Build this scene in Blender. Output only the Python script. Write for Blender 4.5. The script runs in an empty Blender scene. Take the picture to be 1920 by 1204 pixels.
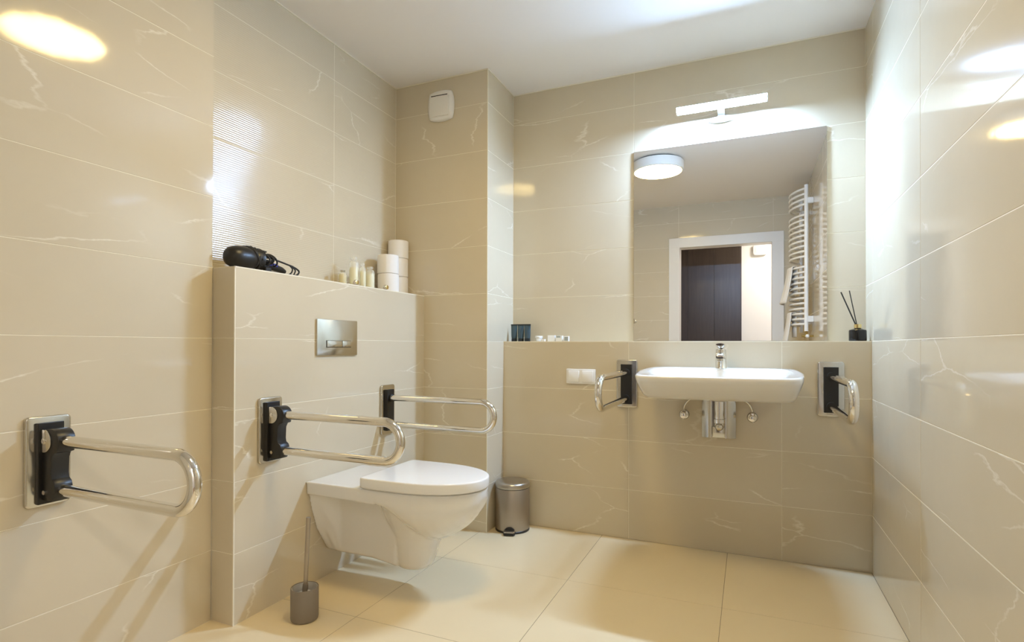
import bpy, bmesh, math, random
from mathutils import Vector, Matrix
random.seed(7)
C = bpy.context.scene.collection
S = bpy.context.scene
PI = math.pi

# ------------------------------------------------------------------ camera
# real metres; eye 0.97 m above the floor, standing in the doorway, looking to the left of +Y
YAW, PITCH, ROLL, FPX, CY, EYE = 23.3973, .3142, .1464, 1023.79, 643.55, .9713
a, b, c = map(math.radians, (YAW, PITCH, ROLL))
f0 = Vector((-math.sin(a), math.cos(a), 0)); r0 = Vector((math.cos(a), math.sin(a), 0)); u0 = Vector((0, 0, 1))
fw = f0*math.cos(b) + u0*math.sin(b); up = -f0*math.sin(b) + u0*math.cos(b)
rt = r0*math.cos(c) + up*math.sin(c); upc = -r0*math.sin(c) + up*math.cos(c)
cam = bpy.data.objects.new('camera', bpy.data.cameras.new('camera')); C.objects.link(cam)
cam.matrix_world = Matrix((( rt.x, upc.x, -fw.x, 0), (rt.y, upc.y, -fw.y, 0), (rt.z, upc.z, -fw.z, EYE), (0, 0, 0, 1)))
cam.data.sensor_width = 36; cam.data.lens = 36*FPX/1920; cam.data.shift_y = (CY-602)/1920
cam.data.clip_start = .01
S.camera = cam

# ------------------------------------------------------------------ world, light levels, exposure
w = bpy.data.worlds.new('world'); S.world = w; w.use_nodes = True
w.node_tree.nodes['Background'].inputs[0].default_value = (1, .9, .78, 1)
w.node_tree.nodes['Background'].inputs[1].default_value = 0.0
CEIL_E, CEIL_C = 45.0, (1, .74, .30)
BAR_E, BAR_C = 1030.0, (.42, .635, 1)
HALL_E, HALL_C = 130.0, (1, .92, .84)
S.view_settings.view_transform = 'Standard'; S.view_settings.look = 'None'
S.view_settings.exposure = 0.0; S.view_settings.gamma = 1.0; S.view_settings.use_curve_mapping = False
cy = S.cycles
cy.max_bounces = 12; cy.diffuse_bounces = 6; cy.glossy_bounces = 6; cy.transmission_bounces = 8
cy.blur_glossy = 1.0; cy.sample_clamp_indirect = 12.0; cy.sample_clamp_direct = 0
cy.caustics_reflective = True; cy.caustics_refractive = False
cy.use_denoising = True; cy.use_adaptive_sampling = True; cy.adaptive_threshold = .015

# ------------------------------------------------------------------ materials
def mat(name, col, rough=.5, metal=0, spec=.5, coat=0, trans=0, ior=1.5, emit=None, estr=0, sub=0):
    m = bpy.data.materials.new(name); m.use_nodes = True
    p = m.node_tree.nodes['Principled BSDF']; i = p.inputs
    i['Base Color'].default_value = (*col, 1); i['Roughness'].default_value = rough; i['Metallic'].default_value = metal
    i['Specular IOR Level'].default_value = spec; i['Coat Weight'].default_value = coat; i['Coat Roughness'].default_value = .04
    i['Transmission Weight'].default_value = trans; i['IOR'].default_value = ior
    if emit: i['Emission Color'].default_value = (*emit, 1); i['Emission Strength'].default_value = estr
    return m
def nd(m, t, **k):
    n = m.node_tree.nodes.new(t)
    for x, y in k.items():
        if x in n.inputs: n.inputs[x].default_value = y
        else: setattr(n, x, y)
    return n
def lk(m, a_, b_): m.node_tree.links.new(a_, b_)
def bumpy(m, scale, dist, detail=2):
    p = m.node_tree.nodes['Principled BSDF']
    tc = nd(m, 'ShaderNodeTexCoord'); n = nd(m, 'ShaderNodeTexNoise', Scale=scale, Detail=detail)
    bp = nd(m, 'ShaderNodeBump', Distance=dist, Strength=1.0)
    lk(m, tc.outputs['Object'], n.inputs['Vector']); lk(m, n.outputs['Fac'], bp.inputs['Height']); lk(m, bp.outputs['Normal'], p.inputs['Normal'])
    return m
def tile_mat(name, c1, c2, vein, rough, ribbed=False, veins=True, bump=.00008):
    """glazed ceramic: slow tone drift, thin pale crack-like veins different on each tile, fine glaze waviness"""
    m = mat(name, c1, rough)
    p = m.node_tree.nodes['Principled BSDF']; p.inputs['IOR'].default_value = 1.6
    tc = nd(m, 'ShaderNodeTexCoord'); oi = nd(m, 'ShaderNodeObjectInfo')
    off = nd(m, 'ShaderNodeVectorMath', operation='SCALE'); off.inputs[0].default_value = (31.7, 17.3, 9.1); lk(m, oi.outputs['Random'], off.inputs['Scale'])
    add = nd(m, 'ShaderNodeVectorMath', operation='ADD'); lk(m, tc.outputs['Object'], add.inputs[0]); lk(m, off.outputs[0], add.inputs[1])
    n1 = nd(m, 'ShaderNodeTexNoise', Scale=3.2, Detail=5, Roughness=.6); lk(m, add.outputs[0], n1.inputs['Vector'])
    mx = nd(m, 'ShaderNodeMix', data_type='RGBA'); mx.inputs[6].default_value = (*c1, 1); mx.inputs[7].default_value = (*c2, 1)
    lk(m, n1.outputs['Fac'], mx.inputs[0]); col = mx.outputs[2]
    if veins:
        rot = nd(m, 'ShaderNodeMapping'); rot.inputs['Rotation'].default_value = (0, 0, .30); rot.inputs['Scale'].default_value = (.42, 1.25, 1); lk(m, add.outputs[0], rot.inputs[0])
        nw = nd(m, 'ShaderNodeTexNoise', Scale=7.0, Detail=5, Roughness=.6); lk(m, rot.outputs[0], nw.inputs['Vector'])
        wsc = nd(m, 'ShaderNodeVectorMath', operation='SCALE'); wsc.inputs['Scale'].default_value = .085; lk(m, nw.outputs['Color'], wsc.inputs[0])
        wa = nd(m, 'ShaderNodeVectorMath', operation='ADD'); lk(m, rot.outputs[0], wa.inputs[0]); lk(m, wsc.outputs[0], wa.inputs[1])
        vo = nd(m, 'ShaderNodeTexVoronoi', feature='DISTANCE_TO_EDGE', Scale=2.6); lk(m, wa.outputs[0], vo.inputs['Vector'])
        mr = nd(m, 'ShaderNodeMapRange'); mr.inputs[1].default_value = .0; mr.inputs[2].default_value = .008; mr.inputs[3].default_value = .65; mr.inputs[4].default_value = 0
        lk(m, vo.outputs['Distance'], mr.inputs[0])
        nm = nd(m, 'ShaderNodeTexNoise', Scale=4.2, Detail=1); lk(m, add.outputs[0], nm.inputs['Vector'])
        mr2 = nd(m, 'ShaderNodeMapRange'); mr2.inputs[1].default_value = .50; mr2.inputs[2].default_value = .62; lk(m, nm.outputs['Fac'], mr2.inputs[0])
        mu = nd(m, 'ShaderNodeMath', operation='MULTIPLY'); lk(m, mr.outputs[0], mu.inputs[0]); lk(m, mr2.outputs[0], mu.inputs[1])
        mx2 = nd(m, 'ShaderNodeMix', data_type='RGBA'); mx2.inputs[7].default_value = (*vein, 1)
        lk(m, mu.outputs[0], mx2.inputs[0]); lk(m, col, mx2.inputs[6]); col = mx2.outputs[2]
    lk(m, col, p.inputs['Base Color'])
    nb = nd(m, 'ShaderNodeTexNoise', Scale=11, Detail=2); lk(m, add.outputs[0], nb.inputs['Vector'])
    bp = nd(m, 'ShaderNodeBump', Distance=bump*4, Strength=1.0); lk(m, nb.outputs['Fac'], bp.inputs['Height'])
    nrm = bp.outputs['Normal']
    if ribbed:                                   # fine horizontal ribs pressed into the alcove tiles
        sx = nd(m, 'ShaderNodeSeparateXYZ'); lk(m, tc.outputs['Object'], sx.inputs[0])
        q = nd(m, 'ShaderNodeMath', operation='MULTIPLY'); q.inputs[1].default_value = 2*PI/.0083; lk(m, sx.outputs['Y'], q.inputs[0])
        sn = nd(m, 'ShaderNodeMath', operation='SINE'); lk(m, q.outputs[0], sn.inputs[0])
        b2 = nd(m, 'ShaderNodeBump', Distance=.00018, Strength=1.0); lk(m, sn.outputs[0], b2.inputs['Height']); lk(m, nrm, b2.inputs['Normal']); nrm = b2.outputs['Normal']
    if ribbed: p.inputs['Specular IOR Level'].default_value = .36
    lk(m, nrm, p.inputs['Normal'])
    return m

BEIGE1, BEIGE2, VEIN = (.60, .525, .385), (.66, .585, .445), (.86, .82, .72)
M = dict(
    tile=tile_mat('glazed_beige_tile', BEIGE1, BEIGE2, VEIN, .07),
    ribbed=tile_mat('ribbed_beige_tile', BEIGE1, BEIGE2, VEIN, .15, ribbed=True),
    floor=tile_mat('matt_sand_floor_tile', (.75, .62, .395), (.79, .665, .44), VEIN, .34, veins=False, bump=.00004),
    grout=mat('cream_grout', (.80, .745, .61), .8), fgrout=mat('sand_grout', (.25, .19, .12), .9),
    edge=mat('cream_glint_and_silicone', (.84, .79, .66), .35),
    paint=mat('white_paint', (.82, .78, .72), .85), hallwhite=mat('hall_white_paint', (.86, .85, .84), .8),
    chrome=mat('polished_chrome', (.80, .78, .74), .06, 1), satin=mat('satin_chrome', (.62, .60, .55), .16, 1),
    steel=mat('brushed_steel', (.42, .37, .31), .42, 1), lidsteel=mat('lid_steel', (.50, .47, .43), .28, 1),
    black=mat('black_plastic', (.012, .011, .010), .38), rubber=mat('black_rubber', (.015, .014, .013), .6),
    ceramic=mat('white_ceramic', (.80, .79, .76), .08, coat=.6), seat=mat('white_seat_plastic', (.84, .84, .83), .16, coat=.3),
    plastic=mat('white_plastic', (.80, .78, .73), .35), switch=mat('switch_white', (.84, .83, .80), .3),
    mirror=mat('mirror_silver', (.90, .90, .89), 0.0, 1), mirrorback=mat('mirror_edge', (.35, .38, .36), .3),
    brass=mat('brass', (.50, .36, .12), .25, 1), gold=mat('gold_collar', (.75, .60, .28), .2, 1),
    paper=mat('toilet_paper', (.86, .83, .79), .95), tube_card=mat('cardboard', (.45, .36, .26), .9),
    towel=bumpy(mat('white_towelling', (.82, .80, .76), .95), 900, .001), blackglass=mat('black_glass', (.008, .008, .008), .12),
    bluetube=mat('dark_blue_tube', (.030, .065, .085), .15, coat=.5), bluecap=mat('dark_cap', (.008, .014, .018), .3),
    glass=mat('clear_plastic', (.93, .94, .90), .06), oil=mat('pale_yellow_lotion', (.86, .82, .55), .3),
    amber=mat('amber_lotion', (.72, .60, .22), .3),
    blue=mat('blue_switch', (.03, .03, .30), .35), brown=None, rad=mat('white_enamel', (.84, .82, .77), .3),
    greyholder=mat('taupe_plastic', (.22, .185, .145), .55), inner=mat('pale_inner_plastic', (.55, .52, .46), .5),
    bracket=mat('lamp_bracket_white', (.75, .76, .76), .3, .3),
    barlight=mat('bar_lamp_diffuser', (.9, .9, .9), .5, emit=BAR_C, estr=BAR_E), ceillight=mat('ceiling_lamp_diffuser', (.9, .9, .9), .5, emit=CEIL_C, estr=CEIL_E),
    halllight=mat('hall_lamp_diffuser', (.9, .9, .9), .5, emit=HALL_C, estr=HALL_E), laminate=mat('hall_floor_laminate', (.36, .25, .15), .4),
)
M['glass'].node_tree.nodes['Principled BSDF'].inputs['Alpha'].default_value = .30
def wood():
    m = mat('dark_brown_veneer', (.04, .028, .022), .32); p = m.node_tree.nodes['Principled BSDF']
    tc = nd(m, 'ShaderNodeTexCoord'); mp = nd(m, 'ShaderNodeMapping'); mp.inputs['Scale'].default_value = (16, 16, .9)
    n = nd(m, 'ShaderNodeTexNoise', Scale=3.0, Detail=6, Roughness=.65)
    mx = nd(m, 'ShaderNodeMix', data_type='RGBA'); mx.inputs[6].default_value = (.020, .013, .010, 1); mx.inputs[7].default_value = (.075, .052, .042, 1)
    lk(m, tc.outputs['Object'], mp.inputs[0]); lk(m, mp.outputs[0], n.inputs['Vector']); lk(m, n.outputs['Fac'], mx.inputs[0]); lk(m, mx.outputs[2], p.inputs['Base Color'])
    return m
M['brown'] = wood()

# ------------------------------------------------------------------ mesh helpers
def BM(): return bmesh.new()
def obj(name, bm, m, parent=None, smooth=False, angle=None, label=None, mats=None):
    me = bpy.data.meshes.new(name); bm.to_mesh(me); bm.free()
    for x in (mats or [m]): me.materials.append(x)
    if smooth:
        for p in me.polygons: p.use_smooth = True
        if angle is not None: me.set_sharp_from_angle(angle=math.radians(angle))
    o = bpy.data.objects.new(name, me); C.objects.link(o)
    if parent is not None: o.parent = parent
    if label: o['label'] = label
    return o
def tag(o, label, cat, group=None):
    o['label'] = label; o['category'] = cat
    if group: o['group'] = group
    return o
def thing(name, label, cat, loc=(0, 0, 0), rz=0, group=None):
    o = bpy.data.objects.new(name, None); C.objects.link(o); o.location = loc; o.rotation_euler = (0, 0, rz); o.empty_display_size = .05
    return tag(o, label, cat, group)
def struct(name, bm, m, **k):
    o = obj(name, bm, m, **k); o['kind'] = 'structure'; return o
def box(bm, x0, x1, y0, y1, z0, z1, bev=0, seg=2):
    vs = [bm.verts.new(v) for v in ((x0,y0,z0),(x1,y0,z0),(x1,y1,z0),(x0,y1,z0),(x0,y0,z1),(x1,y0,z1),(x1,y1,z1),(x0,y1,z1))]
    fs = [bm.faces.new([vs[i] for i in q]) for q in ((3,2,1,0),(4,5,6,7),(0,1,5,4),(1,2,6,5),(2,3,7,6),(3,0,4,7))]
    if bev:
        es = list({e for f in fs for e in f.edges})
        bmesh.ops.bevel(bm, geom=es, offset=bev, segments=seg, profile=.5, affect='EDGES')
    return bm
def prism(bm, poly, axis, lo, hi, bev=0, seg=2):
    """extrude a 2-D polygon along an axis ('x': poly is (y,z); 'y': (x,z); 'z': (x,y))"""
    def P(p, t): return {'x': (t, p[0], p[1]), 'y': (p[0], t, p[1]), 'z': (p[0], p[1], t)}[axis]
    A = [bm.verts.new(P(p, lo)) for p in poly]; B = [bm.verts.new(P(p, hi)) for p in poly]; n = len(poly)
    fa = bm.faces.new(A); fb = bm.faces.new(B[::-1])
    fs = [bm.faces.new((A[i], B[i], B[(i+1) % n], A[(i+1) % n])) for i in range(n)]
    bmesh.ops.recalc_face_normals(bm, faces=[fa, fb]+fs)
    if bev:
        es = list(set(fa.edges) | set(fb.edges))
        bmesh.ops.bevel(bm, geom=es, offset=bev, segments=seg, profile=.5, affect='EDGES')
    return bm
def rrect(x0, x1, y0, y1, r, n=5):
    out = []
    for cx, cy_, a0 in ((x1-r, y1-r, 0), (x0+r, y1-r, 90), (x0+r, y0+r, 180), (x1-r, y0+r, 270)):
        for i in range(n+1):
            t = math.radians(a0 + 90*i/n); out.append((cx+r*math.cos(t), cy_+r*math.sin(t)))
    return out
def tube(bm, pts, r, n=16, cap=True, closed=False):
    pts = [Vector(p) for p in pts]; rings = []; N = len(pts)
    tang = []
    for i in range(N):
        if closed: t = pts[(i+1) % N]-pts[i-1]
        else: t = pts[min(i+1, N-1)]-pts[max(i-1, 0)]
        tang.append(t.normalized())
    nrm = tang[0].orthogonal().normalized()
    for i, p in enumerate(pts):
        t = tang[i]; nrm = (nrm - t*nrm.dot(t)).normalized(); bi = t.cross(nrm)
        rr = r[i] if isinstance(r, (list, tuple)) else r
        rings.append([bm.verts.new(p + nrm*rr*math.cos(2*PI*k/n) + bi*rr*math.sin(2*PI*k/n)) for k in range(n)])
    for i in range(N if closed else N-1):
        A, B = rings[i], rings[(i+1) % N]
        for k in range(n): bm.faces.new((A[k], A[(k+1) % n], B[(k+1) % n], B[k]))
    if cap and not closed: bm.faces.new(rings[0][::-1]); bm.faces.new(rings[-1])
    return bm
def lathe(bm, prof, n=40, axis='z', o=(0, 0, 0), close=True):
    """prof: (radius, height) bottom to top"""
    def P(r, h, t):
        x, y = r*math.cos(t), r*math.sin(t)
        v = {'z': (x, y, h), 'y': (x, h, -y), 'x': (h, x, y), '-y': (x, -h, y)}[axis]
        return (v[0]+o[0], v[1]+o[1], v[2]+o[2])
    rings = []
    for r, h in prof:
        if r < 1e-6: rings.append([bm.verts.new(P(0, h, 0))])
        else: rings.append([bm.verts.new(P(r, h, 2*PI*k/n)) for k in range(n)])
    for A, B in zip(rings, rings[1:]):
        for k in range(n):
            k2 = (k+1) % n
            if len(A) == 1 and len(B) == 1: continue
            if len(A) == 1: bm.faces.new((A[0], B[k2], B[k]))
            elif len(B) == 1: bm.faces.new((A[k], A[k2], B[0]))
            else: bm.faces.new((A[k], A[k2], B[k2], B[k]))
    if close:
        if len(rings[0]) > 1: bm.faces.new(rings[0][::-1])
        if len(rings[-1]) > 1: bm.faces.new(rings[-1])
    return bm
def loft(bm, rings, cap0=True, cap1=True):
    R = [[bm.verts.new(p) for p in r] for r in rings]; n = len(R[0])
    for A, B in zip(R, R[1:]):
        for k in range(n): bm.faces.new((A[k], A[(k+1) % n], B[(k+1) % n], B[k]))
    if cap0: bm.faces.new(R[0][::-1])
    if cap1: bm.faces.new(R[-1])
    bmesh.ops.recalc_face_normals(bm, faces=bm.faces[:])
    return bm
def arc(cx, cz, r, a0, a1, n=8): return [(cx+r*math.cos(math.radians(a0+(a1-a0)*i/n)), cz+r*math.sin(math.radians(a0+(a1-a0)*i/n))) for i in range(n+1)]

# ------------------------------------------------------------------ room dimensions
XR, YB, YS, XC, YC, XA, XK, Y0, XF, H = .488, 2.901, 2.7685, -1.2485, 2.560, -1.825, -1.634, 1.3546, -1.7425, 2.4218
YR, XHL, XHR, YH = -.06, -1.35, 1.15, -1.10          # rear wall, hall behind it
ROW = [0, .247, .497, .747, .997, 1.247, 1.497, 1.747, 1.997, 2.247, H]
DX0, DX1, DZ = -.66, .222, 2.0                        # door opening
def rows(lo, hi):
    z = [lo] + [q for q in ROW if lo+.01 < q < hi-.01] + [hi]; return z
_tm = {}
def tile_mesh(w_, h_, m, t=.006, j=.0010, bv=.0009):
    k = (round(w_, 4), round(h_, 4), m.name)
    if k in _tm: return _tm[k]
    x, y = w_/2-j, h_/2-j
    vs = [(-x,-y,-t),(x,-y,-t),(x,y,-t),(-x,y,-t),(-x,-y,-bv),(x,-y,-bv),(x,y,-bv),(-x,y,-bv),(-x+bv,-y+bv,0),(x-bv,-y+bv,0),(x-bv,y-bv,0),(-x+bv,y-bv,0)]
    fs = [(0,1,5,4),(1,2,6,5),(2,3,7,6),(3,0,4,7),(4,5,9,8),(5,6,10,9),(6,7,11,10),(7,4,8,11),(8,9,10,11),(3,2,1,0)]
    me = bpy.data.meshes.new('tile'); me.from_pydata(vs, [], fs); me.materials.append(m); _tm[k] = me
    return me
def tiles(parent, face, plane, us, vs, m, skip=None, j=.0010):
    """face: outward normal '+x','-x','+y','-y','+z'. us: joints along the other horizontal axis, vs: joints in z (or y for '+z')"""
    for u1, u2 in zip(us, us[1:]):
        for v1, v2 in zip(vs, vs[1:]):
            uc, vc = (u1+u2)/2, (v1+v2)/2
            if skip and skip(uc, vc): continue
            o = bpy.data.objects.new('tile', tile_mesh(u2-u1, v2-v1, m, j=j)); C.objects.link(o); o.parent = parent
            n = {'+x': Vector((1,0,0)), '-x': Vector((-1,0,0)), '+y': Vector((0,1,0)), '-y': Vector((0,-1,0)), '+z': Vector((0,0,1))}[face]
            if face == '+z': U, V, P = Vector((1,0,0)), Vector((0,1,0)), Vector((uc, vc, plane))
            else:
                V = Vector((0,0,1)); U = V.cross(n)
                P = Vector((plane, uc, vc)) if face[1] == 'x' else Vector((uc, plane, vc))
            mt = Matrix.Identity(4)
            for i in range(3): mt[i][0], mt[i][1], mt[i][2], mt[i][3] = U[i], V[i], n[i], P[i]
            o.matrix_world = mt
G = .0007   # grout sits this far behind the tile faces
def strip(parent, x0, x1, y0, y1, z0, z1, name='edge_glint'):  # paler strip paints in the light caught on mitred tile corners
    obj(name, box(BM(), x0, x1, y0, y1, z0, z1), M['edge'], parent)

# ------------------------------------------------------------------ setting
# floor
FX = [XA-.02, -1.29, -.69, -.09, XR]; FY = [YR, .38, .98, 1.58, 2.18, YS]
fl = struct('floor', box(BM(), -2.0, .7, YR, 3.1, -.1, -G), M['fgrout'])
tiles(fl, '+z', 0, FX, FY, M['floor'], j=.0006)
ce = struct('ceiling', box(BM(), -2.0, .7, -.2, 3.1, H, H+.12), M['paint'])
# left wall (nearest the camera), end face looks into the alcove
wl = struct('wall_left', box(BM(), XF-.2, XF-G, -.16, Y0-.001, 0, H), M['grout'])
tiles(wl, '+x', XF, [YR, .655, Y0], ROW, M['tile'])
# alcove wall behind the cistern box
wa_ = struct('wall_alcove', box(BM(), XA-.15, XA-G, Y0-.001, YC+.15, 0, H), M['grout'])
tiles(wa_, '+x', XA, [Y0, 2.0619, YC], rows(1.247, H), M['ribbed'])
# pipe chase in the corner
wc = struct('wall_chase', box(BM(), XA-.15, XC-G, YC+G, YB+.1, 0, H), M['grout'])
tiles(wc, '-y', YC, [XA, XC], ROW, M['tile'])
tiles(wc, '+x', XC, [YC, YB], ROW, M['tile'])
strip(wc, XC-.0025, XC+.0004, YC-.0004, YC+.0025, 0, H)
# back wall
wb = struct('wall_back', box(BM(), XC-.1, XR+.1, YB+G, YB+.15, 0, H), M['grout'])
tiles(wb, '-y', YB, [XC, -.5547], rows(.997, H), M['tile']); tiles(wb, '-y', YB, [-.5547, .1403, XR], rows(.997, 1.997), M['tile']); tiles(wb, '-y', YB, [-.5547, XR], rows(1.997, H), M['tile'])
# right wall
wr = struct('wall_right', box(BM(), XR+G, XR+.15, -.16, YB+.15, 0, H), M['grout'])
tiles(wr, '-x', XR, [YR, .647, 1.347, 2.047, 2.747, YB], ROW, M['tile'])
# half-height wall carrying the washbasin, with a tiled ledge
ws = struct('wall_basin', box(BM(), XC, XR, YS+G, YB, 0, .997-G), M['grout'])
tiles(ws, '-y', YS, [XC, -.5547, .1403, XR], rows(0, .997), M['tile'])
tiles(ws, '+z', .997, [XC, -.5547, .1403, XR], [YS, YB], M['tile'])
strip(ws, XC, XR, YS-.0004, YS+.004, .9935, .9976)
# cistern box carrying the toilet
wk = struct('wall_cistern', box(BM(), XA, XK-G, Y0+G, YC, 0, 1.247-G), M['grout'])
tiles(wk, '+x', XK, [Y0, YC], rows(0, 1.247), M['tile'])
tiles(wk, '-y', Y0, [XF, XK], rows(0, 1.247), M['tile'])
tiles(wk, '+z', 1.247, [XA, XK], [Y0, 1.957, YC], M['tile'])
strip(wk, XK-.0035, XK+.0004, Y0-.0004, Y0+.0035, 0, 1.247)
strip(wk, XK-.004, XK+.0004, Y0, YC, 1.2435, 1.2475)
# rear wall with the doorway
bm = BM(); box(bm, XF, DX0, YR-.1, YR-G, 0, H); box(bm, DX1, XR, YR-.1, YR-G, 0, H); box(bm, DX0, DX1, YR-.1, YR-G, DZ, H)
wf = struct('wall_front', bm, M['grout'])
tiles(wf, '+y', YR, [XF, -1.36, DX0, DX1, XR], sorted(ROW[:-1]+[H]), M['tile'], skip=lambda u, v: DX0 < u < DX1 and v < DZ)
# silicone line along the ceiling
bm = BM(); t_ = .004
box(bm, XA, XA+t_, Y0, YC, H-t_, H); box(bm, XA, XC, YC-t_, YC, H-t_, H); box(bm, XC, XC+t_, YC-t_, YB, H-t_, H); box(bm, XC, XR, YB-t_, YB, H-t_, H)
struct('trim_1', bm, M['edge'])
# door casing: linings and architrave of the doorway behind the camera
bm = BM()
box(bm, DX0-.095, DX0+.012, YR, YR+.016, 0, DZ+.088, .003); box(bm, DX1-.012, DX1+.093, YR, YR+.016, 0, DZ+.088, .003)
box(bm, DX0-.095, DX1+.093, YR, YR+.0165, DZ-.012, DZ+.088, .003)
box(bm, DX0, DX0+.012, YR-.13, YR+.005, 0, DZ); box(bm, DX1-.012, DX1, YR-.13, YR+.005, 0, DZ); box(bm, DX0, DX1, YR-.13, YR+.005, DZ-.012, DZ)
struct('door_1', bm, M['plastic'])
# hall beyond the doorway
struct('wall_hall', box(box(box(BM(), XHL, XHR, YH-.1, YH, 0, H), XHL-.1, XHL, YH, YR-.1, 0, H), XHR, XHR+.1, YH, YR-.1, 0, H), M['hallwhite'])
struct('floor_hall', box(BM(), XHL, XHR, YH, YR-.001, -.1, -.002), M['laminate'])
struct('ceiling_hall', box(BM(), XHL, XHR, YH, YR-.1, H, H+.12), M['hallwhite'])
# dark entrance door across the hall
d2 = struct('door_2', box(BM(), -.98, -.072, YH, YH+.03, 0, 2.165, .003), M['brown'])
for x0, x1 in ((-.97, -.668), (-.664, -.37), (-.366, -.082)):
    obj('door_panel', box(BM(), x0, x1, YH+.028, YH+.036, .01, 2.155, .002), M['brown'], d2)
obj('door_handle', tube(BM(), [(-.13, YH+.036, 1.0), (-.13, YH+.08, 1.0), (-.14, YH+.088, 1.0), (-.25, YH+.088, 1.0)], .009, 12), M['chrome'], d2, smooth=True, angle=40)

# ------------------------------------------------------------------ lamps
t = thing('ceiling_lamp', 'round white flush ceiling lamp shown at the upper left of the mirror', 'lamp', (-.650, 1.415, H))
obj('gap_shadow', lathe(BM(), [(.17, -.012), (.17, -.0005)], 56), M['black'], t, smooth=True, angle=40)  # black disc paints in the shadow gap between drum and ceiling
obj('drum', lathe(BM(), [(.172, -.083), (.186, -.083), (.193, -.079), (.195, -.072), (.195, -.018), (.192, -.012), (.17, -.012)], 72), M['plastic'], t, smooth=True, angle=50)
obj('diffuser', lathe(BM(), [(0, -.088), (.12, -.0875), (.172, -.0855), (.180, -.0832), (.172, -.0815)], 72, close=False), M['ceillight'], t, smooth=True)

# bar lamp over the mirror
BX0, BX1, BZ, BY = -.325, .081, 2.140, 2.803
t = thing('mirror_lamp', 'bright white bar lamp on a small bracket above the mirror', 'lamp', ((BX0+BX1)/2, YB, 2.10))
hx = (BX1-BX0)/2
obj('base_plate', prism(BM(), [(.067*math.cos(q*PI/16), .0 + .016*math.sin(q*PI/16)) for q in range(32)], 'y', -.016, -.0005, .003), M['bracket'], t, smooth=True, angle=40)
obj('arm', box(box(BM(), -.016, .016, -.098, -.012, .018, .024, .002), -.016, .016, -.022, -.012, 0, .024, .002), M['bracket'], t)
bm = BM()
prism(bm, [(-.130, .0440), (-.080, .0440), (-.080, .0235), (-.0825, .0235), (-.0825, .0415), (-.130, .0415)], 'x', -hx, hx)
for s in (-1, 1): prism(bm, [(-.119, .043), (-.081, .043), (-.081, .0245), (-.119, .0245)], 'x', s*hx-.001, s*hx+.001)
obj('housing', bm, M['bracket'], t)
obj('diffuser', box(BM(), -hx+.002, hx-.002, -.1175, -.0828, .0255, .0413, .003, 2), M['barlight'], t, smooth=True, angle=60)

t = thing('hall_ceiling_lamp', 'round hall ceiling lamp lighting the white wall beyond the doorway', 'lamp', (.55, -.62, H))
obj('drum', lathe(BM(), [(.13, -.06), (.14, -.058), (.145, -.05), (.145, -.0005)], 48), M['plastic'], t, smooth=True, angle=50)
obj('diffuser', lathe(BM(), [(0, -.066), (.10, -.065), (.131, -.0605)], 48, close=False), M['halllight'], t, smooth=True)

# ------------------------------------------------------------------ mirror
t = thing('wall_mirror', 'large frameless rectangular mirror above the washbasin ledge', 'mirror', (-.110, YB, 1.0))
obj('mirror_glass', prism(BM(), rrect(-.4447, .4443, .0, .996, .001, 1), 'y', -.006, -.0055), M['mirror'], t)
obj('backing', box(BM(), -.4447, .4443, -.0055, -.0005, 0, .996), M['mirrorback'], t)

# ------------------------------------------------------------------ grab rails
def rail_path(z1, z2, x0, x1):
    r = (z1-z2)/2; zc = (z1+z2)/2; P = [(x0, 0, z1)] + [(x0+(x1-r-x0)*k/6, 0, z1) for k in range(1, 6)]
    P += [(x1-r+r*math.sin(PI*k/24), 0, zc+r*math.cos(PI*k/24)) for k in range(25)]
    P += [(x0+(x1-r-x0)*k/6, 0, z2) for k in range(5, -1, -1)]
    return P
def grab_rail(label, loc, rz, folding, length=.60):
    t = thing('grab_rail', label, 'grab rail', loc, rz, 'chrome loop grab rails')
    W, Z = .0525, .1205
    bm = prism(BM(), rrect(-W, W, -Z, Z, .011), 'x', .0005, .0125, .004, 3)
    obj('wall_plate', bm, M['satin'], t, smooth=True, angle=50)
    if not folding:
        obj('mounting_block', box(BM(), .012, .027, -.028, .028, -.102, .098, .0015), M['black'], t)
        for z in (.057, -.073): obj('collar', tube(BM(), [(.025, 0, z), (.036, 0, z)], .0185, 24), M['rubber'], t, smooth=True, angle=40)
        x0 = .028
    else:
        obj('mounting_block', box(BM(), .012, .024, -.030, .030, -.112, .104, .0015), M['black'], t)
        prof = [(.020, .086), (.060, .090)] + arc(.062, .057, .033, 90, -20, 8) + [(.088, .030), (.074, .026), (.066, .012), (.064, -.03), (.067, -.042)] \
            + [(.078, -.050), (.082, -.062), (.080, -.088), (.070, -.100), (.020, -.100)]
        obj('bracket_body', prism(BM(), prof, 'y', -.021, .021, .002), M['black'], t, smooth=True, angle=35)
        for s in (-1, 1):
            y0, y1 = (s*.021, s*.0255) if s > 0 else (s*.0255, s*.021)
            ck = obj('hinge_cheek', prism(BM(), [(.014, .0875), (.038, .0875)] + arc(.038, .0575, .030, 90, -90, 12) + [(.014, .0275)], 'y', y0, y1, .001), M['satin'], t, smooth=True, angle=35)
            obj('rivet', lathe(BM(), [(.0085, .0255), (.0085, .0275), (.006, .0285), (.0035, .0285), (0, .0275)], 20, 'y' if s > 0 else '-y', (.040, 0, .0575)), M['chrome'], ck, smooth=True, angle=35)
        bm = BM(); tube(bm, [(.040, -.026, -.078), (.040, .026, -.078)], .006, 14)
        obj('stop_pin', bm, M['satin'], t, smooth=True, angle=35)
        x0 = .060
    obj('rail', tube(BM(), rail_path(.057, -.073, x0, length-.0155), .0155, 24), M['chrome'], t, smooth=True, angle=60)
    return t
grab_rail('nearest chrome grab rail, on the left wall beside the cistern box', (XF, .857, .660), 0, True)
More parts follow.
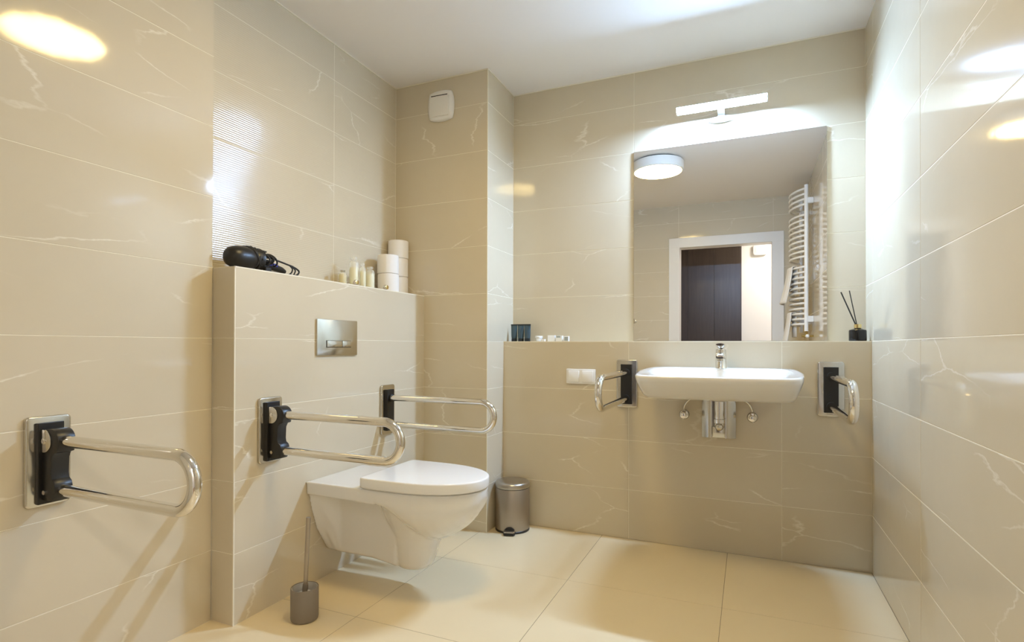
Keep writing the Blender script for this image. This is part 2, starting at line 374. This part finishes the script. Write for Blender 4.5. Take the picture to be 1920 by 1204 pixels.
grab_rail('chrome folding grab rail on the cistern wall, left of the toilet', (XK, 1.504, .660), 0, True)
grab_rail('chrome grab rail on the cistern wall, right of the toilet by the corner', (XK, 2.221, .660), 0, False)
grab_rail('chrome grab rail left of the washbasin, beside the light switches', (-.562, YS, .784), -PI/2, False)
grab_rail('chrome grab rail right of the washbasin, near the right wall', (.333, YS, .785), -PI/2, False)

# ------------------------------------------------------------------ toilet
t = thing('toilet', 'wall-hung white long toilet with closed seat lid between two grab rails', 'toilet', (XK, 1.866, 0))
L, WD, ZT = .715, .180, .424
def halfw(d, L_=L, w_=WD, tip=.31):
    s = L_-tip
    if d <= s: return w_ - .004*(1-d/s)
    q = (d-s)/tip; return w_*max(0, 1-q**2.25)**(1/2.05)
def bowl():
    bm = BM(); rings = []
    D = [0, .03, .08, .16, .24, .30, .33, .35, .37, .39, .41, .43, .45, .47, .50, .54, .58, .61, .64, .66, .68, .695, .706, .713]
    for d in D:
        w1 = halfw(d); N = 14
        # underside height of the bowl along its length
        key = [(0, .372), (.33, .368), (.37, .340), (.41, .285), (.45, .238), (.49, .213), (.53, .214), (.58, .235), (.63, .268), (.67, .305), (.695, .342), (.713, .395)]
        for (d0, z0), (d1, z1) in zip(key, key[1:]):
            if d0 <= d <= d1: zb = z0+(z1-z0)*(d-d0)/(d1-d0)
        hgt = ZT-zb; half = []
        for k in range(N+1):
            s = k/N; z = ZT - hgt*s
            lip = .050                                     # straight rim band, then a round belly
            dz = ZT-z
            if dz < lip or hgt <= lip: ww = w1
            else:
                q = (dz-lip)/(hgt-lip); ww = w1*max(.02, (1-q**1.7))**.62
            if d <= .34 and hgt < .07: ww = w1 - .004*s
            half.append((ww, z))
        ring = [(d, -ww, z) for ww, z in half] + [(d, ww, z) for ww, z in half[::-1]]
        rings.append(ring)
    return loft(bm, rings)
def body():
    bm = bowl()
    # side-recessed lower body and the trap column, joined by the remesh below
    def sec(d, prof): return [(d, -y, z) for y, z in prof] + [(d, y, z) for y, z in prof[::-1]]
    fl_ = lambda a_, b_, c_, zb: [(a_, .39), (a_, .36), ((a_*2+b_)/3, .30), (b_, .22), (c_, zb+.012), (c_*.8, zb)]
    loft(bm, [sec(0, fl_(.158, .118, .060, .112)), sec(.03, fl_(.135, .102, .060, .110)), sec(.065, fl_(.098, .084, .066, .110)), sec(.085, fl_(.068, .068, .066, .110)),
              sec(.24, fl_(.070, .069, .066, .110)), sec(.36, fl_(.080, .078, .074, .098))])
    rings = []
    for z, dc, rx, ry in ((.345, .430, .170, .140), (.30, .428, .152, .122), (.26, .424, .130, .104), (.22, .418, .108, .090), (.18, .413, .094, .081), (.14, .410, .086, .075), (.11, .406, .078, .069), (.094, .402, .066, .058), (.085, .400, .046, .040)):
        rings.append([(dc+rx*math.cos(2*PI*k/32), ry*math.sin(2*PI*k/32), z) for k in range(32)])
    loft(bm, rings)
    return bm
o = obj('bowl', body(), M['ceramic'], t, smooth=True)
md = o.modifiers.new('remesh', 'REMESH'); md.mode = 'VOXEL'; md.voxel_size = .0045; md.use_smooth_shade = True
md = o.modifiers.new('smooth', 'SMOOTH'); md.factor = .5; md.iterations = 8
def plan(l0, l1, w_, n=28, tip=.30, r=.02):
    """lid outline: square back with small corners, long oval front"""
    pts = []
    for k in range(n+1):
        q = k/n; d = l0 + r + (l1-l0-r)*(1-(1-q)**1.8)
        dd = d
        s = l1-tip
        ww = w_ if dd <= s else w_*max(0, 1-((dd-s)/tip)**2.3)**(1/2.05)
        pts.append((d, ww))
    pts = [(l0+r*(1-math.cos(PI/2*k/4)), w_-r+r*math.sin(PI/2*k/4)) for k in range(4)] + pts
    return [(x, -y) for x, y in pts[:-1]] + [(l1, 0)] + [(x, y) for x, y in pts[:-1][::-1]]
def slab(z0, z1, l0, l1, w_, bev):
    bm = BM()
    lv = [(z0, bev*.7), (z0+bev*.4, bev*.15), (z0+bev, 0), (z1-bev, 0), (z1-bev*.45, bev*.18), (z1-bev*.1, bev*.6), (z1, bev*1.3)]
    rings = []
    for z, ins in lv: rings.append([(x, y, z) for x, y in plan(l0+ins, l1-ins, w_-ins, tip=.30)])
    return loft(bm, rings)
obj('seat', slab(.4245, .434, .276, .706, .176, .003), M['seat'], t, smooth=True, angle=45)
obj('lid', slab(.4285, .4685, .266, .719, .1845, .006), M['seat'], t, smooth=True, angle=45)
for s in (-1, 1): obj('hinge', tube(BM(), [(.262, s*.075-.02, .437), (.262, s*.075+.02, .437)], .011, 16), M['seat'], t, smooth=True, angle=40)

# flush plate
t = thing('flush_plate', 'rectangular chrome dual flush plate on the wall above the toilet', 'flush plate', (XK, 1.866, 1.006))
obj('plate', prism(BM(), rrect(-.125, .125, -.0765, .0765, .003, 2), 'x', .0005, .009, .0015), M['satin'], t, smooth=True, angle=40)
obj('button_recess', box(BM(), .0088, .0094, -.073, .082, -.0425, -.0125), M['black'], t)
for y0, y1 in ((-.071, .021), (.0235, .080)):
    obj('flush_button', prism(BM(), rrect(y0, y1, -.040, -.014, .002, 2), 'x', .009, .0135, .001), M['satin'], t, smooth=True, angle=40)

# ------------------------------------------------------------------ washbasin
t = thing('washbasin', 'wide white wall-hung ceramic washbasin under the mirror', 'sink', (-.1225, YS, 0))
def outline(hw, hwf, yf, yb, z, n=72, e=5.2, tilt=0):
    """superellipse in plan; hw half width at the back/middle, hwf at the front"""
    P = []
    for k in range(n):
        th = 2*PI*k/n; cx, sy = math.cos(th), math.sin(th)
        x = math.copysign(abs(cx)**(2/e), cx); y = math.copysign(abs(sy)**(2/e), sy)
        yy = yf+(yb-yf)*(y+1)/2; q = (yy-yf)/(yb-yf)
        w_ = hwf+(hw-hwf)*min(1, q/.45)**.7
        if q > .55: w_ = w_-(.018)*((q-.55)/.45)**1.6
        P.append((x*w_, yy, z + tilt*(q-1)))
    return P
rings = [outline(.284, .272, -.385, -.010, .750, e=8), outline(.296, .284, -.420, -.004, .754, e=8), outline(.306, .290, -.455, -.002, .770, e=8), outline(.318, .296, -.505, -.001, .806, tilt=.003, e=8),
         outline(.327, .299, -.540, -.001, .838, tilt=.010, e=8), outline(.3300, .300, -.550, -.001, .858, tilt=.016, e=8), outline(.3295, .299, -.549, -.001, .868, tilt=.018, e=8), outline(.326, .296, -.545, -.003, .8725, tilt=.0185, e=8),
         outline(.318, .290, -.537, -.012, .874, tilt=.019, e=8), outline(.275, .258, -.500, -.150, .871, tilt=.016, e=5.0), outline(.262, .246, -.492, -.162, .862, tilt=.014, e=4.6),
         outline(.24, .225, -.475, -.178, .825, tilt=.006, e=4), outline(.17, .16, -.42, -.215, .785, e=3), outline(.05, .05, -.33, -.26, .776, e=2.2)]
bm = BM(); loft(bm, rings)
obj('bowl', bm, M['ceramic'], t, smooth=True, angle=70)
obj('drain', lathe(BM(), [(0, 0), (.028, 0), (.030, .002), (.026, .004), (.02, .003), (0, .004)], 32, 'z', (0, -.295, .776), close=False), M['chrome'], t, smooth=True, angle=40)

# mixer tap
t = thing('basin_tap', 'short chrome single-lever mixer tap at the back of the washbasin', 'tap', (-.115, 2.690, .8705))
obj('body', lathe(BM(), [(.0262, 0), (.0262, .003), (.0245, .005), (.0235, .070), (.0232, .088), (.021, .090)], 36), M['chrome'], t, smooth=True, angle=40)
sp = []
for y, z, wx, hz in ((-.005, .056, .0215, .018), (-.04, .062, .0205, .0135), (-.08, .062, .020, .0115), (-.103, .058, .019, .010), (-.110, .055, .0165, .007)):
    sp.append([(wx*math.copysign(abs(math.cos(q*PI/12))**.6, math.cos(q*PI/12)), y, z+hz*math.copysign(abs(math.sin(q*PI/12))**.6, math.sin(q*PI/12))) for q in range(24)])
obj('spout', loft(BM(), sp), M['chrome'], t, smooth=True, angle=50)
obj('aerator', lathe(BM(), [(.009, .035), (.0125, .037), (.0125, .050)], 24, 'z', (0, -.094, 0)), M['satin'], t, smooth=True, angle=40)
lv = []
for y, z, wx, hz in ((.022, .098, .019, .008), (0, .104, .0232, .0135), (-.030, .106, .0232, .0130), (-.060, .108, .0225, .0095), (-.085, .110, .020, .0075), (-.092, .110, .017, .005)):
    lv.append([(wx*math.cos(q*PI/12), y, z+hz*math.sin(q*PI/12)) for q in range(24)])
obj('lever', loft(BM(), lv), M['chrome'], t, smooth=True, angle=50)
obj('mark', lathe(BM(), [(.0028, 0), (.0028, .0012), (0, .0014)], 12, '-y', (0, -.0915, .110)), M['black'], t)

# recessed trap with its chrome cover
t = thing('basin_trap', 'chrome recessed drain trap with square cover plate under the washbasin', 'drain trap', (-.128, YS, 0))
bm = BM(); PZ0, PZ1 = .541, .735
def cheek(x0, x1, z0, z1, h0, h1):
    n = 10; P = [(x0, -.0005)] + [(x0+(x1-x0)*k/n, -(h0+(h1-h0)*math.sin(PI/2*k/n) if h1 > h0 else h1+(h0-h1)*math.cos(PI/2*k/n))) for k in range(n+1)] + [(x1, -.0005)]
    prism(bm, P, 'z', z0, z1)
cheek(-.0745, -.031, PZ0, PZ1, .010, .028); cheek(.030, .0745, PZ0, PZ1, .028, .010); box(bm, -.032, .031, -.014, -.0005, PZ0, .592, .0015)
box(bm, -.032, .031, -.003, -.0005, .59, PZ1)
obj('cover_plate', bm, M['satin'], t, smooth=True, angle=35)
obj('trap_cup', lathe(BM(), [(0, .583), (.010, .585), (.020, .592), (.0235, .604), (.0235, .612), (.026, .614), (.026, .632), (.0235, .634), (.0235, .716)], 32, 'z', (.004, -.032, 0)), M['chrome'], t, smooth=True, angle=35)
obj('nut', lathe(BM(), [(.033, .716), (.034, .718), (.034, .732), (.028, .735), (.028, .7495)], 28, 'z', (.004, -.032, 0)), M['inner'], t, smooth=True, angle=35)
obj('outlet_cap', lathe(BM(), [(.0175, -.002), (.0175, .008), (.014, .014), (.007, .017), (0, .018)], 24, '-y', (.004, -.052, .598)), M['satin'], t, smooth=True, angle=35)
def valve(x, z, label, sgn):
    t = thing('angle_valve', label, 'valve', (x, YS, z), 0, 'angle valves under the washbasin')
    obj('rosette', lathe(BM(), [(.024, .0005), (.024, .003), (.020, .008), (.012, .010)], 28, '-y'), M['satin'], t, smooth=True, angle=35)
    obj('valve_body', lathe(BM(), [(.0105, .008), (.0105, .034), (.008, .036)], 20, '-y'), M['satin'], t, smooth=True, angle=35)
    obj('handle', lathe(BM(), [(.008, .036), (.0145, .038), (.0155, .044), (.0145, .056), (.010, .058), (0, .058)], 12, '-y'), M['chrome'], t, smooth=True, angle=30)
    obj('outlet_nut', lathe(BM(), [(.0085, .006), (.0105, .010), (.0105, .020), (.007, .024)], 6, 'z', (0, -.024, 0)), M['chrome'], t)
    obj('drip_edge', tube(BM(), [(0, -.024, -.010), (.004*sgn, -.026, -.022)], .003, 10), M['satin'], t, smooth=True, angle=35)
    P = []
    for k in range(17):
        q = k/16*PI/2; P.append((-sgn*.085*(1-math.cos(q))*1.15, -.024-.03*k/16, .022+.075*math.sin(q)))
    obj('hose', tube(BM(), P, .0048, 10), M['satin'], t, smooth=True)
valve(-.2845, .643, 'small chrome angle valve left of the drain trap', -1)
valve(.018, .644, 'small chrome angle valve right of the drain trap', 1)

# switches
t = thing('light_switch', 'double white wall switch in one frame left of the washbasin', 'switch', (-.803, YS, .814))
obj('frame', prism(BM(), rrect(-.078, .078, -.0385, .0385, .003, 3), 'y', -.010, -.0005, .002), M['switch'], t, smooth=True, angle=35)
for x0 in (-.066, .008): obj('rocker', prism(BM(), rrect(x0, x0+.058, -.029, .029, .0015, 2), 'y', -.0145, -.010, .0012), M['switch'], t, smooth=True, angle=35)

# ventilation cover
t = thing('vent_cover', 'white bulging square ventilation cover high on the corner chase', 'vent', (-.524, YC, 2.268))
t.location.x = -1.524
def vent_ring(s, y, bulge=.011):
    P = []
    for cx, cz, dx, dz in ((-1, -1, 1, 0), (1, -1, 0, 1), (1, 1, -1, 0), (-1, 1, 0, -1)):
        for k in range(8):
            q = k/8; x = cx*(.066)*1.0+dx*.132*q; z = cz*.070+dz*.140*q; bo = bulge*4*q*(1-q)
            if dx: z += (-1 if cz < 0 else 1)*bo
            else: x += (1 if cx > 0 else -1)*bo
            P.append((x*s, y, z*s))
    return P
obj('shell', loft(BM(), [vent_ring(1.0, -.0005), vent_ring(1.02, -.010), vent_ring(1.0, -.020), vent_ring(.95, -.026), vent_ring(.80, -.031), vent_ring(.5, -.034), vent_ring(.1, -.035)]), M['plastic'], t, smooth=True, angle=60)
obj('front_plate', prism(BM(), [(-.056, -.062), (.060, -.066), (.062, .040), (-.052, .044)], 'y', -.041, -.030, .003), M['plastic'], t, smooth=True, angle=40)
obj('slot', prism(BM(), [(-.050, .048), (.050, .046), (.050, .050), (-.050, .052)], 'y', -.0335, -.025), M['black'], t)

# ------------------------------------------------------------------ floor things
t = thing('pedal_bin', 'small round steel pedal bin in the corner beside the chase', 'bin', (-1.151, 2.672, 0), math.radians(14))
obj('body', lathe(BM(), [(.0885, .010), (.0895, .014), (.0895, .222), (.088, .224)], 64), M['steel'], t, smooth=True, angle=40)
obj('base_ring', lathe(BM(), [(.087, 0), (.0905, .001), (.0905, .010), (.0885, .012)], 64), M['black'], t, smooth=True, angle=40)
obj('rim_gap', lathe(BM(), [(.0875, .222), (.0875, .229)], 64), M['black'], t, smooth=True, angle=40)
obj('lid', lathe(BM(), [(.0905, .228), (.0915, .230), (.0915, .246), (.089, .252), (.083, .256), (.070, .259), (.04, .2615), (0, .2625)], 64), M['lidsteel'], t, smooth=True, angle=40)
pd = obj('pedal', prism(BM(), [(-.030, -.082), (-.030, -.108), (-.024, -.122), (.024, -.122), (.030, -.108), (.030, -.082)], 'z', .016, .022, .002), M['lidsteel'], t, smooth=True, angle=40)
obj('pedal_pad', prism(BM(), [(-.030, -.088), (-.030, -.110), (-.024, -.121), (.024, -.121), (.030, -.110), (.030, -.088)], 'z', .002, .015, .002), M['rubber'], pd, smooth=True, angle=40)
obj('pedal_arch', prism(BM(), arc(0, .008, .030, 0, 180, 12), 'y', -.0915, -.080), M['rubber'], t)

t = thing('toilet_brush', 'toilet brush standing in a round taupe holder left of the toilet', 'toilet brush', (-1.448, 1.495, 0))
obj('holder', lathe(BM(), [(.040, 0), (.046, .003), (.0475, .010), (.0475, .112), (.0465, .114), (.0445, .1145), (.0435, .113), (.0435, .02), (0, .018)], 48), M['greyholder'], t, smooth=True, angle=40)
obj('inner_sleeve', lathe(BM(), [(.0432, .022), (.0432, .1125), (.0420, .1125), (.0420, .022)], 48, close=False), M['inner'], t, smooth=True, angle=40)
bm = BM(); lathe(bm, [(.0, .026), (.026, .028), (.032, .040), (.032, .085), (.024, .093), (0, .094)], 24)
bs = obj('bristles', bm, M['inner'], t, smooth=True, angle=40)
obj('handle', tube(BM(), [(0, 0, .09), (.004, 0, .118), (.016, .0, .362)], [.0075, .0075, .0080], 18), M['steel'], t, smooth=True, angle=40)
obj('handle_sleeve', tube(BM(), [(-.001, 0, .085), (.0042, 0, .124)], .0092, 18), M['greyholder'], t, smooth=True, angle=40)

# ------------------------------------------------------------------ things on the basin ledge
LZ = .9978
for i, x in enumerate((-1.2085, -1.1680, -1.1285)):
    t = thing('cosmetic_tube', ('leftmost of the three dark blue cosmetic tubes on the ledge', 'middle dark blue cosmetic tube of the three on the ledge', 'rightmost of the three dark blue cosmetic tubes on the ledge')[i],
              'cosmetic tube', (x, 2.825, LZ), 0, 'dark blue cosmetic tubes on the ledge')
    rg = [[(rx*math.cos(q*PI/14), ry*math.sin(q*PI/14), z) for q in range(28)] for z, rx, ry in ((.017, .0155, .0155), (.03, .0172, .0162), (.055, .0183, .0125), (.078, .019, .006), (.088, .0195, .0018), (.096, .0195, .0016))]
    obj('tube_body', loft(BM(), rg), M['bluetube'], t, smooth=True, angle=60)
    obj('cap', lathe(BM(), [(.0145, 0), (.0158, .001), (.0158, .016), (.014, .018)], 28), M['bluecap'], t, smooth=True, angle=40)
    obj('crimp', box(BM(), -.0198, .0198, -.0021, .0021, .089, .0965, .0005), M['bluecap'], t)
def jar(x, r, h, label):
    t = thing('cosmetic_jar', label, 'jar', (x, 2.83, LZ), 0)
    obj('jar_body', lathe(BM(), [(r*.8, 0), (r*.92, .002), (r, h*.5), (r*.95, h*.62)], 28), M['ceramic'], t, smooth=True, angle=40)
    obj('jar_lid', lathe(BM(), [(r*1.08, h*.62), (r*1.1, h*.68), (r*1.1, h*.94), (r, h)], 28), M['switch'], t, smooth=True, angle=40)
jar(-1.062, .0185, .030, 'small round white cosmetic jar right of the dark blue tubes')
def carton(x, w_, d, h, rz, label, y=2.83, band=None):
    t = thing('soap_box', label, 'box', (x, y, LZ), rz)
    obj('carton', box(BM(), -w_/2, w_/2, -d/2, d/2, 0, h, .001), M['switch'], t)
    if band: obj('band', box(BM(), band[0], band[1], -d/2-.0006, -d/2, band[2], band[3]), M['mirrorback'], t)
carton(-1.028, .022, .018, .012, 0, 'tiny flat white soap packet between the jar and the boxes', y=2.805)
carton(-.988, .040, .022, .033, .08, 'white soap box on the ledge, left of the grey marked box')
carton(-.942, .036, .022, .031, -.05, 'white soap box with a grey mark, second from the right', band=(-.014, .008, .020, .029))
carton(-.902, .026, .020, .028, .0, 'small white and grey soap box at the right end of the row', band=(-.010, .011, .004, .024))
# reed diffuser
t = thing('reed_diffuser', 'black reed diffuser bottle with gold neck at the right end of the ledge', 'diffuser', (.441, 2.802, LZ))
obj('bottle', lathe(BM(), [(.032, 0), (.0335, .002), (.034, .004), (.034, .044), (.0325, .048), (.016, .054), (.0125, .056), (.0125, .060)], 40), M['blackglass'], t, smooth=True, angle=40)
obj('neck_collar', lathe(BM(), [(.0145, .057), (.0145, .073), (.012, .074), (.006, .074)], 28), M['gold'], t, smooth=True, angle=40)
for dx, dy in ((-.062, .012), (-.033, -.010)):
    obj('reed', tube(BM(), [(.003-dx*.08, 0, .03), (dx*.2, dy*.2, .085), (dx, dy, .218 if dx < -.05 else .222)], .0021 if dx > -.05 else .0027, 8), M['rubber'], t)

# ------------------------------------------------------------------ things on the cistern ledge
KZ = 1.2478
def roll(x, y, z, label):
    t = thing('toilet_roll', label, 'toilet roll', (x, y, z), random.random()*6, 'toilet rolls stacked on the cistern ledge')
    obj('paper', lathe(BM(), [(.0215, .001), (.050, 0), (.0545, .003), (.055, .008), (.0548, .05), (.055, .092), (.0545, .0965), (.050, .0985), (.0215, .0975), (.0215, .001)], 48, close=False), M['paper'], t, smooth=True, angle=40)
    obj('cardboard_core', lathe(BM(), [(.0214, .0015), (.0214, .097), (.0198, .097), (.0198, .0015), (.0214, .0015)], 32, close=False), M['tube_card'], t, smooth=True, angle=40)
for k, nm in enumerate(('bottom', 'middle', 'top')):
    roll(-1.764+.001*k, 2.4985-.002*(k == 1), KZ+.0992*k, nm+' toilet roll of the taller stack in the ledge corner')
roll(-1.735, 2.372, KZ, 'lower toilet roll of the shorter stack on the cistern ledge')
roll(-1.737, 2.371, KZ+.0992, 'upper toilet roll of the shorter stack on the cistern ledge')
def bottle(x, y, r, h, fill, label, cap='glass', liquid='oil', tilt=0):
    t = thing('cosmetic_bottle', label, 'bottle', (x, y, KZ), 0)
    obj('shell', lathe(BM(), [(r*.9, 0), (r, .003), (r, h*.78), (r*.8, h*.84), (r*.42, h*.88), (r*.42, h*.92)], 28), M['glass'], t, smooth=True, angle=40)
    obj('lotion', lathe(BM(), [(r*.84, .004), (r*.92, .006), (r*.92, fill), (r*.9, fill+.001)], 28), M[liquid], t, smooth=True, angle=40)
    obj('cap', lathe(BM(), [(r*.62, h*.90), (r*.65, h*.91), (r*.65, h*.99), (r*.55, h)], 24), M[cap], t, smooth=True, angle=40)
bottle(-1.757, 2.045, .019, .080, .058, 'squat amber lotion bottle at the left of the bottles', 'satin', 'amber')
bottle(-1.738, 2.103, .023, .150, .098, 'tallest clear bottle of pale yellow lotion on the cistern ledge')
bottle(-1.705, 2.127, .015, .120, .082, 'slim clear bottle standing before the tallest lotion bottle')
bottle(-1.722, 2.203, .023, .115, .078, 'clear lotion bottle nearest the toilet rolls')
def knob(y, label):
    t = thing('glass_stopper', label, 'stopper', (-1.6475, y, KZ))
    obj('ball', lathe(BM(), [(0, 0)]+[(.0125*math.sin(PI*k/12), .0125-.0125*math.cos(PI*k/12)) for k in range(1, 12)]+[(0, .025)], 24), M['chrome'], t, smooth=True)
    obj('ring', lathe(BM(), [(.0075, -.001), (.0100, .0), (.0100, .003), (.0075, .004)], 20, 'x', (.0098, 0, .0125)), M['gold'], t, smooth=True, angle=40)
knob(2.003, 'tiny round metal stopper on the ledge edge before the amber bottle')
knob(2.228, 'tiny round metal stopper on the ledge edge before the toilet rolls')

# hair dryer
t = thing('hair_dryer', 'black hair dryer with bundled cord lying on the cistern ledge', 'hair dryer', (-1.712, 1.472, KZ), math.radians(6))
obj('barrel', lathe(BM(), [(0, -.090), (.020, -.088), (.034, -.076), (.042, -.052), (.045, -.02), (.044, .0), (.040, .018), (.036, .022)], 36, 'y', (-.004, 0, .0455)), M['black'], t, smooth=True, angle=50)
df = obj('diffuser', lathe(BM(), [(.034, .020), (.040, .028), (.046, .044), (.047, .050), (.044, .050), (.036, .034), (0, .030)], 32, 'y', (-.004, 0, .0475), close=False), M['black'], t, smooth=True, angle=50)
for k in range(11):
    q = 2*PI*k/11; rr = .034 if k % 2 else .041
    obj('prong', tube(BM(), [(-.004+rr*math.cos(q), .034, .0475+rr*math.sin(q)), (-.004+rr*math.cos(q), .070+.006*(k % 3), .0475+rr*math.sin(q)*1.0)], [.0042, .0032], 8), M['black'], df, smooth=True, angle=50)
hd = []
for y, x, z, rx, rz_ in ((.030, .004, .040, .017, .021), (.075, .010, .037, .015, .018), (.12, .012, .032, .0145, .015), (.165, .012, .026, .0135, .0125), (.185, .012, .022, .009, .008)):
    hd.append([(x+rx*math.cos(q*PI/10), y, z+rz_*math.sin(q*PI/10)) for q in range(20)])
hn = obj('handle', loft(BM(), hd), M['black'], t, smooth=True, angle=60)
for y in (.078, .108): obj('switch', box(BM(), .020, .0275, y, y+.022, .032, .044, .0015), M['blue'], hn)
def cordpts(f, n): return [f(k/(n-1)) for k in range(n)]
lp = [(.030, .05, .058), (.030, .09, .060), (.028, .14, .055), (.024, .19, .050), (.022, .225, .046), (.022, .258, .034), (.026, .250, .020), (.030, .225, .010), (.034, .19, .008), (.036, .14, .006), (.036, .09, .007), (.034, .05, .010)]
def smooth_path(P, m=6):
    P = [Vector(p) for p in P]; out = []
    for i in range(len(P)-1):
        p0, p1, p2, p3 = P[max(i-1, 0)], P[i], P[i+1], P[min(i+2, len(P)-1)]
        for k in range(m):
            s = k/m; out.append(.5*((2*p1)+(-p0+p2)*s+(2*p0-5*p1+4*p2-p3)*s*s+(-p0+3*p1-3*p2+p3)*s**3))
    return out+[P[-1]]
bm = BM(); tube(bm, smooth_path(lp), .0036, 8)
tube(bm, smooth_path([(.024, .20, .049), (.027, .214, .036), (.030, .205, .020), (.033, .185, .008)]), .0030, 8)
tube(bm, smooth_path([(.023, .215, .047), (.028, .230, .032), (.030, .218, .012)]), .0030, 8)
random.seed(4)
for k in range(7):                      # cord wound round the neck of the dryer
    yy = -.01+.010*k+random.uniform(-.004, .004); rr = .049-.002*abs(k-3)
    tube(bm, [(-.002+rr*.78*math.cos(q*PI/12), yy+.012*math.sin(q*PI/6+k), .0485+rr*.92*math.sin(q*PI/12)) for q in range(24)], .0040, 8, closed=True)
obj('power_cord', bm, M['rubber'], t, smooth=True)
bm = BM()
for k in range(6):                      # loose turns of the bundled cord round the diffuser
    cx_, cy__, cz_ = random.uniform(-.005, .02), .035+.012*k, .045+random.uniform(-.006, .010); ra, rb = random.uniform(.020, .034), random.uniform(.018, .030); ph = random.uniform(0, 3)
    tube(bm, [(cx_+ra*math.cos(q*PI/12), cy__+.016*math.sin(q*PI/12+ph), cz_+rb*math.sin(q*PI/12)) for q in range(24)], .0034, 7, closed=True)
tg = obj('cord_bundle', bm, M['rubber'], t, smooth=True)
obj('plug', box(BM(), .030, .046, .045, .075, .002, .020, .003), M['rubber'], t)

# ------------------------------------------------------------------ towel radiator on the right wall (seen in the mirror)
t = thing('towel_radiator', 'white curved-bar towel radiator on the right wall, shown in the mirror', 'radiator', (XR, .49, 1.10))
PX = -.052
for y in (-.247, .247): obj('post', tube(BM(), [(PX, y, 0), (PX, y, 1.20)], .0155, 20), M['rad'], t, smooth=True, angle=40)
idx = [i for i in range(27) if i not in (4, 14)]
first = None
for i in idx:
    z = 1.172-.0428*i
    if first is None:
        P = [(PX-.105*math.sin(PI*k/20)**.75, -.247+.494*k/20, 0) for k in range(21)]
        first = obj('bar', tube(BM(), P, .0095, 10), M['rad'], t, smooth=True, angle=60); first.location.z = z
    else:
        o = first.copy(); C.objects.link(o); o.parent = t; o.location.z = z
for y in (-.247, .247):
    for z in (.10, 1.07): obj('wall_bracket', box(BM(), PX+.010, -.0005, y-.015, y+.015, z-.024, z+.024, .002), M['rad'], t)
vb = BM(); tube(vb, [(PX, .247, 0), (PX, .247, -.045)], .010, 12); tube(vb, [(PX-.002, .247, -.040), (-.0005, .247, -.040)], .008, 12); tube(vb, [(PX-.035, .247, -.040), (PX, .247, -.040)], .011, 12)
v_ = obj('valve', vb, M['brass'], t, smooth=True, angle=40)
obj('thermostat_knob', lathe(BM(), [(.010, 0), (.014, .004), (.015, .03), (.011, .038), (0, .04)], 20, 'y', (PX+.004, .247+.012, -.040)), M['rad'], v_, smooth=True, angle=40)
def towel(y0, y1, ztop, drop_f, drop_b, label):
    t2 = thing('towel', label, 'towel', (XR, .49, 1.10), 0, 'white towels on the radiator')
    bm = BM(); n = 22; rows_ = []
    prof = []
    for k in range(13): prof.append((-1, k/12))
    for k in range(1, 6): prof.append((k/3-1, 0))
    def P(s, u):
        y = y0+(y1-y0)*u; xb = PX-.105*math.sin(PI*(y+.247)/.494)**.75
        if s < 1:      # front fall, flaring into the room
            f = 1-s; z = ztop+.012-drop_f*f; x = xb-.019-.055*f**1.3+.006*math.sin(u*19+2)*f
        elif s < 1.3: q = (s-1)/.3*PI; x = xb-.019*math.cos(q); z = ztop+.013+.005*math.sin(q)
        else: f = (s-1.3)/.7; z = ztop+.010-drop_b*f; x = xb+.019+.002*math.sin(u*13)*f
        return (x, y, z)
    ss = [i/12 for i in range(12)]+[1, 1.1, 1.2, 1.3, 1.5, 1.75, 2]
    grid = [[bm.verts.new(P(s, k/n)) for k in range(n+1)] for s in ss]
    for A, B in zip(grid, grid[1:]):
        for k in range(n): bm.faces.new((A[k], A[k+1], B[k+1], B[k]))
    o = obj('cloth', bm, M['towel'], t2, smooth=True)
    md = o.modifiers.new('thick', 'SOLIDIFY'); md.thickness = .004; md.offset = 0
    bm = BM()
    tube(bm, [P(.04, k/n) for k in range(n+1)], .0045, 6)
    obj('hem', bm, M['towel'], t2, smooth=True)
towel(-.13, .14, 1.172-.0428*15, .30, .22, 'white towel hanging from the middle radiator bars')
towel(-.15, .12, 1.172-.0428*24, .34, .20, 'lower white towel hanging below the first on the radiator')

# small things in the mirror view
t = thing('robe_hook', 'small round chrome hook on the rear wall at the mirror edge', 'hook', (-1.108, YR, 1.235))
obj('hook_plate', lathe(BM(), [(.020, .0005), (.022, .003), (.020, .010), (.012, .014)], 28, 'y'), M['chrome'], t, smooth=True, angle=40)
obj('hook_arm', tube(BM(), smooth_path([(0, .010, 0), (0, .035, -.004), (0, .045, .012), (0, .044, .028)]), .006, 12), M['chrome'], t, smooth=True, angle=40)
t = thing('door_chime', 'rounded white door chime on the hall wall above the doorway view', 'door chime', (.125, YH, 2.085))
obj('case', prism(BM(), rrect(-.075, .075, -.062, .062, .03, 6), 'y', .0005, .035, .006), M['hallwhite'], t, smooth=True, angle=40)
obj('grille', prism(BM(), rrect(-.05, .05, -.035, .035, .02, 5), 'y', .034, .037, .001), M['hallwhite'], t, smooth=True, angle=40)
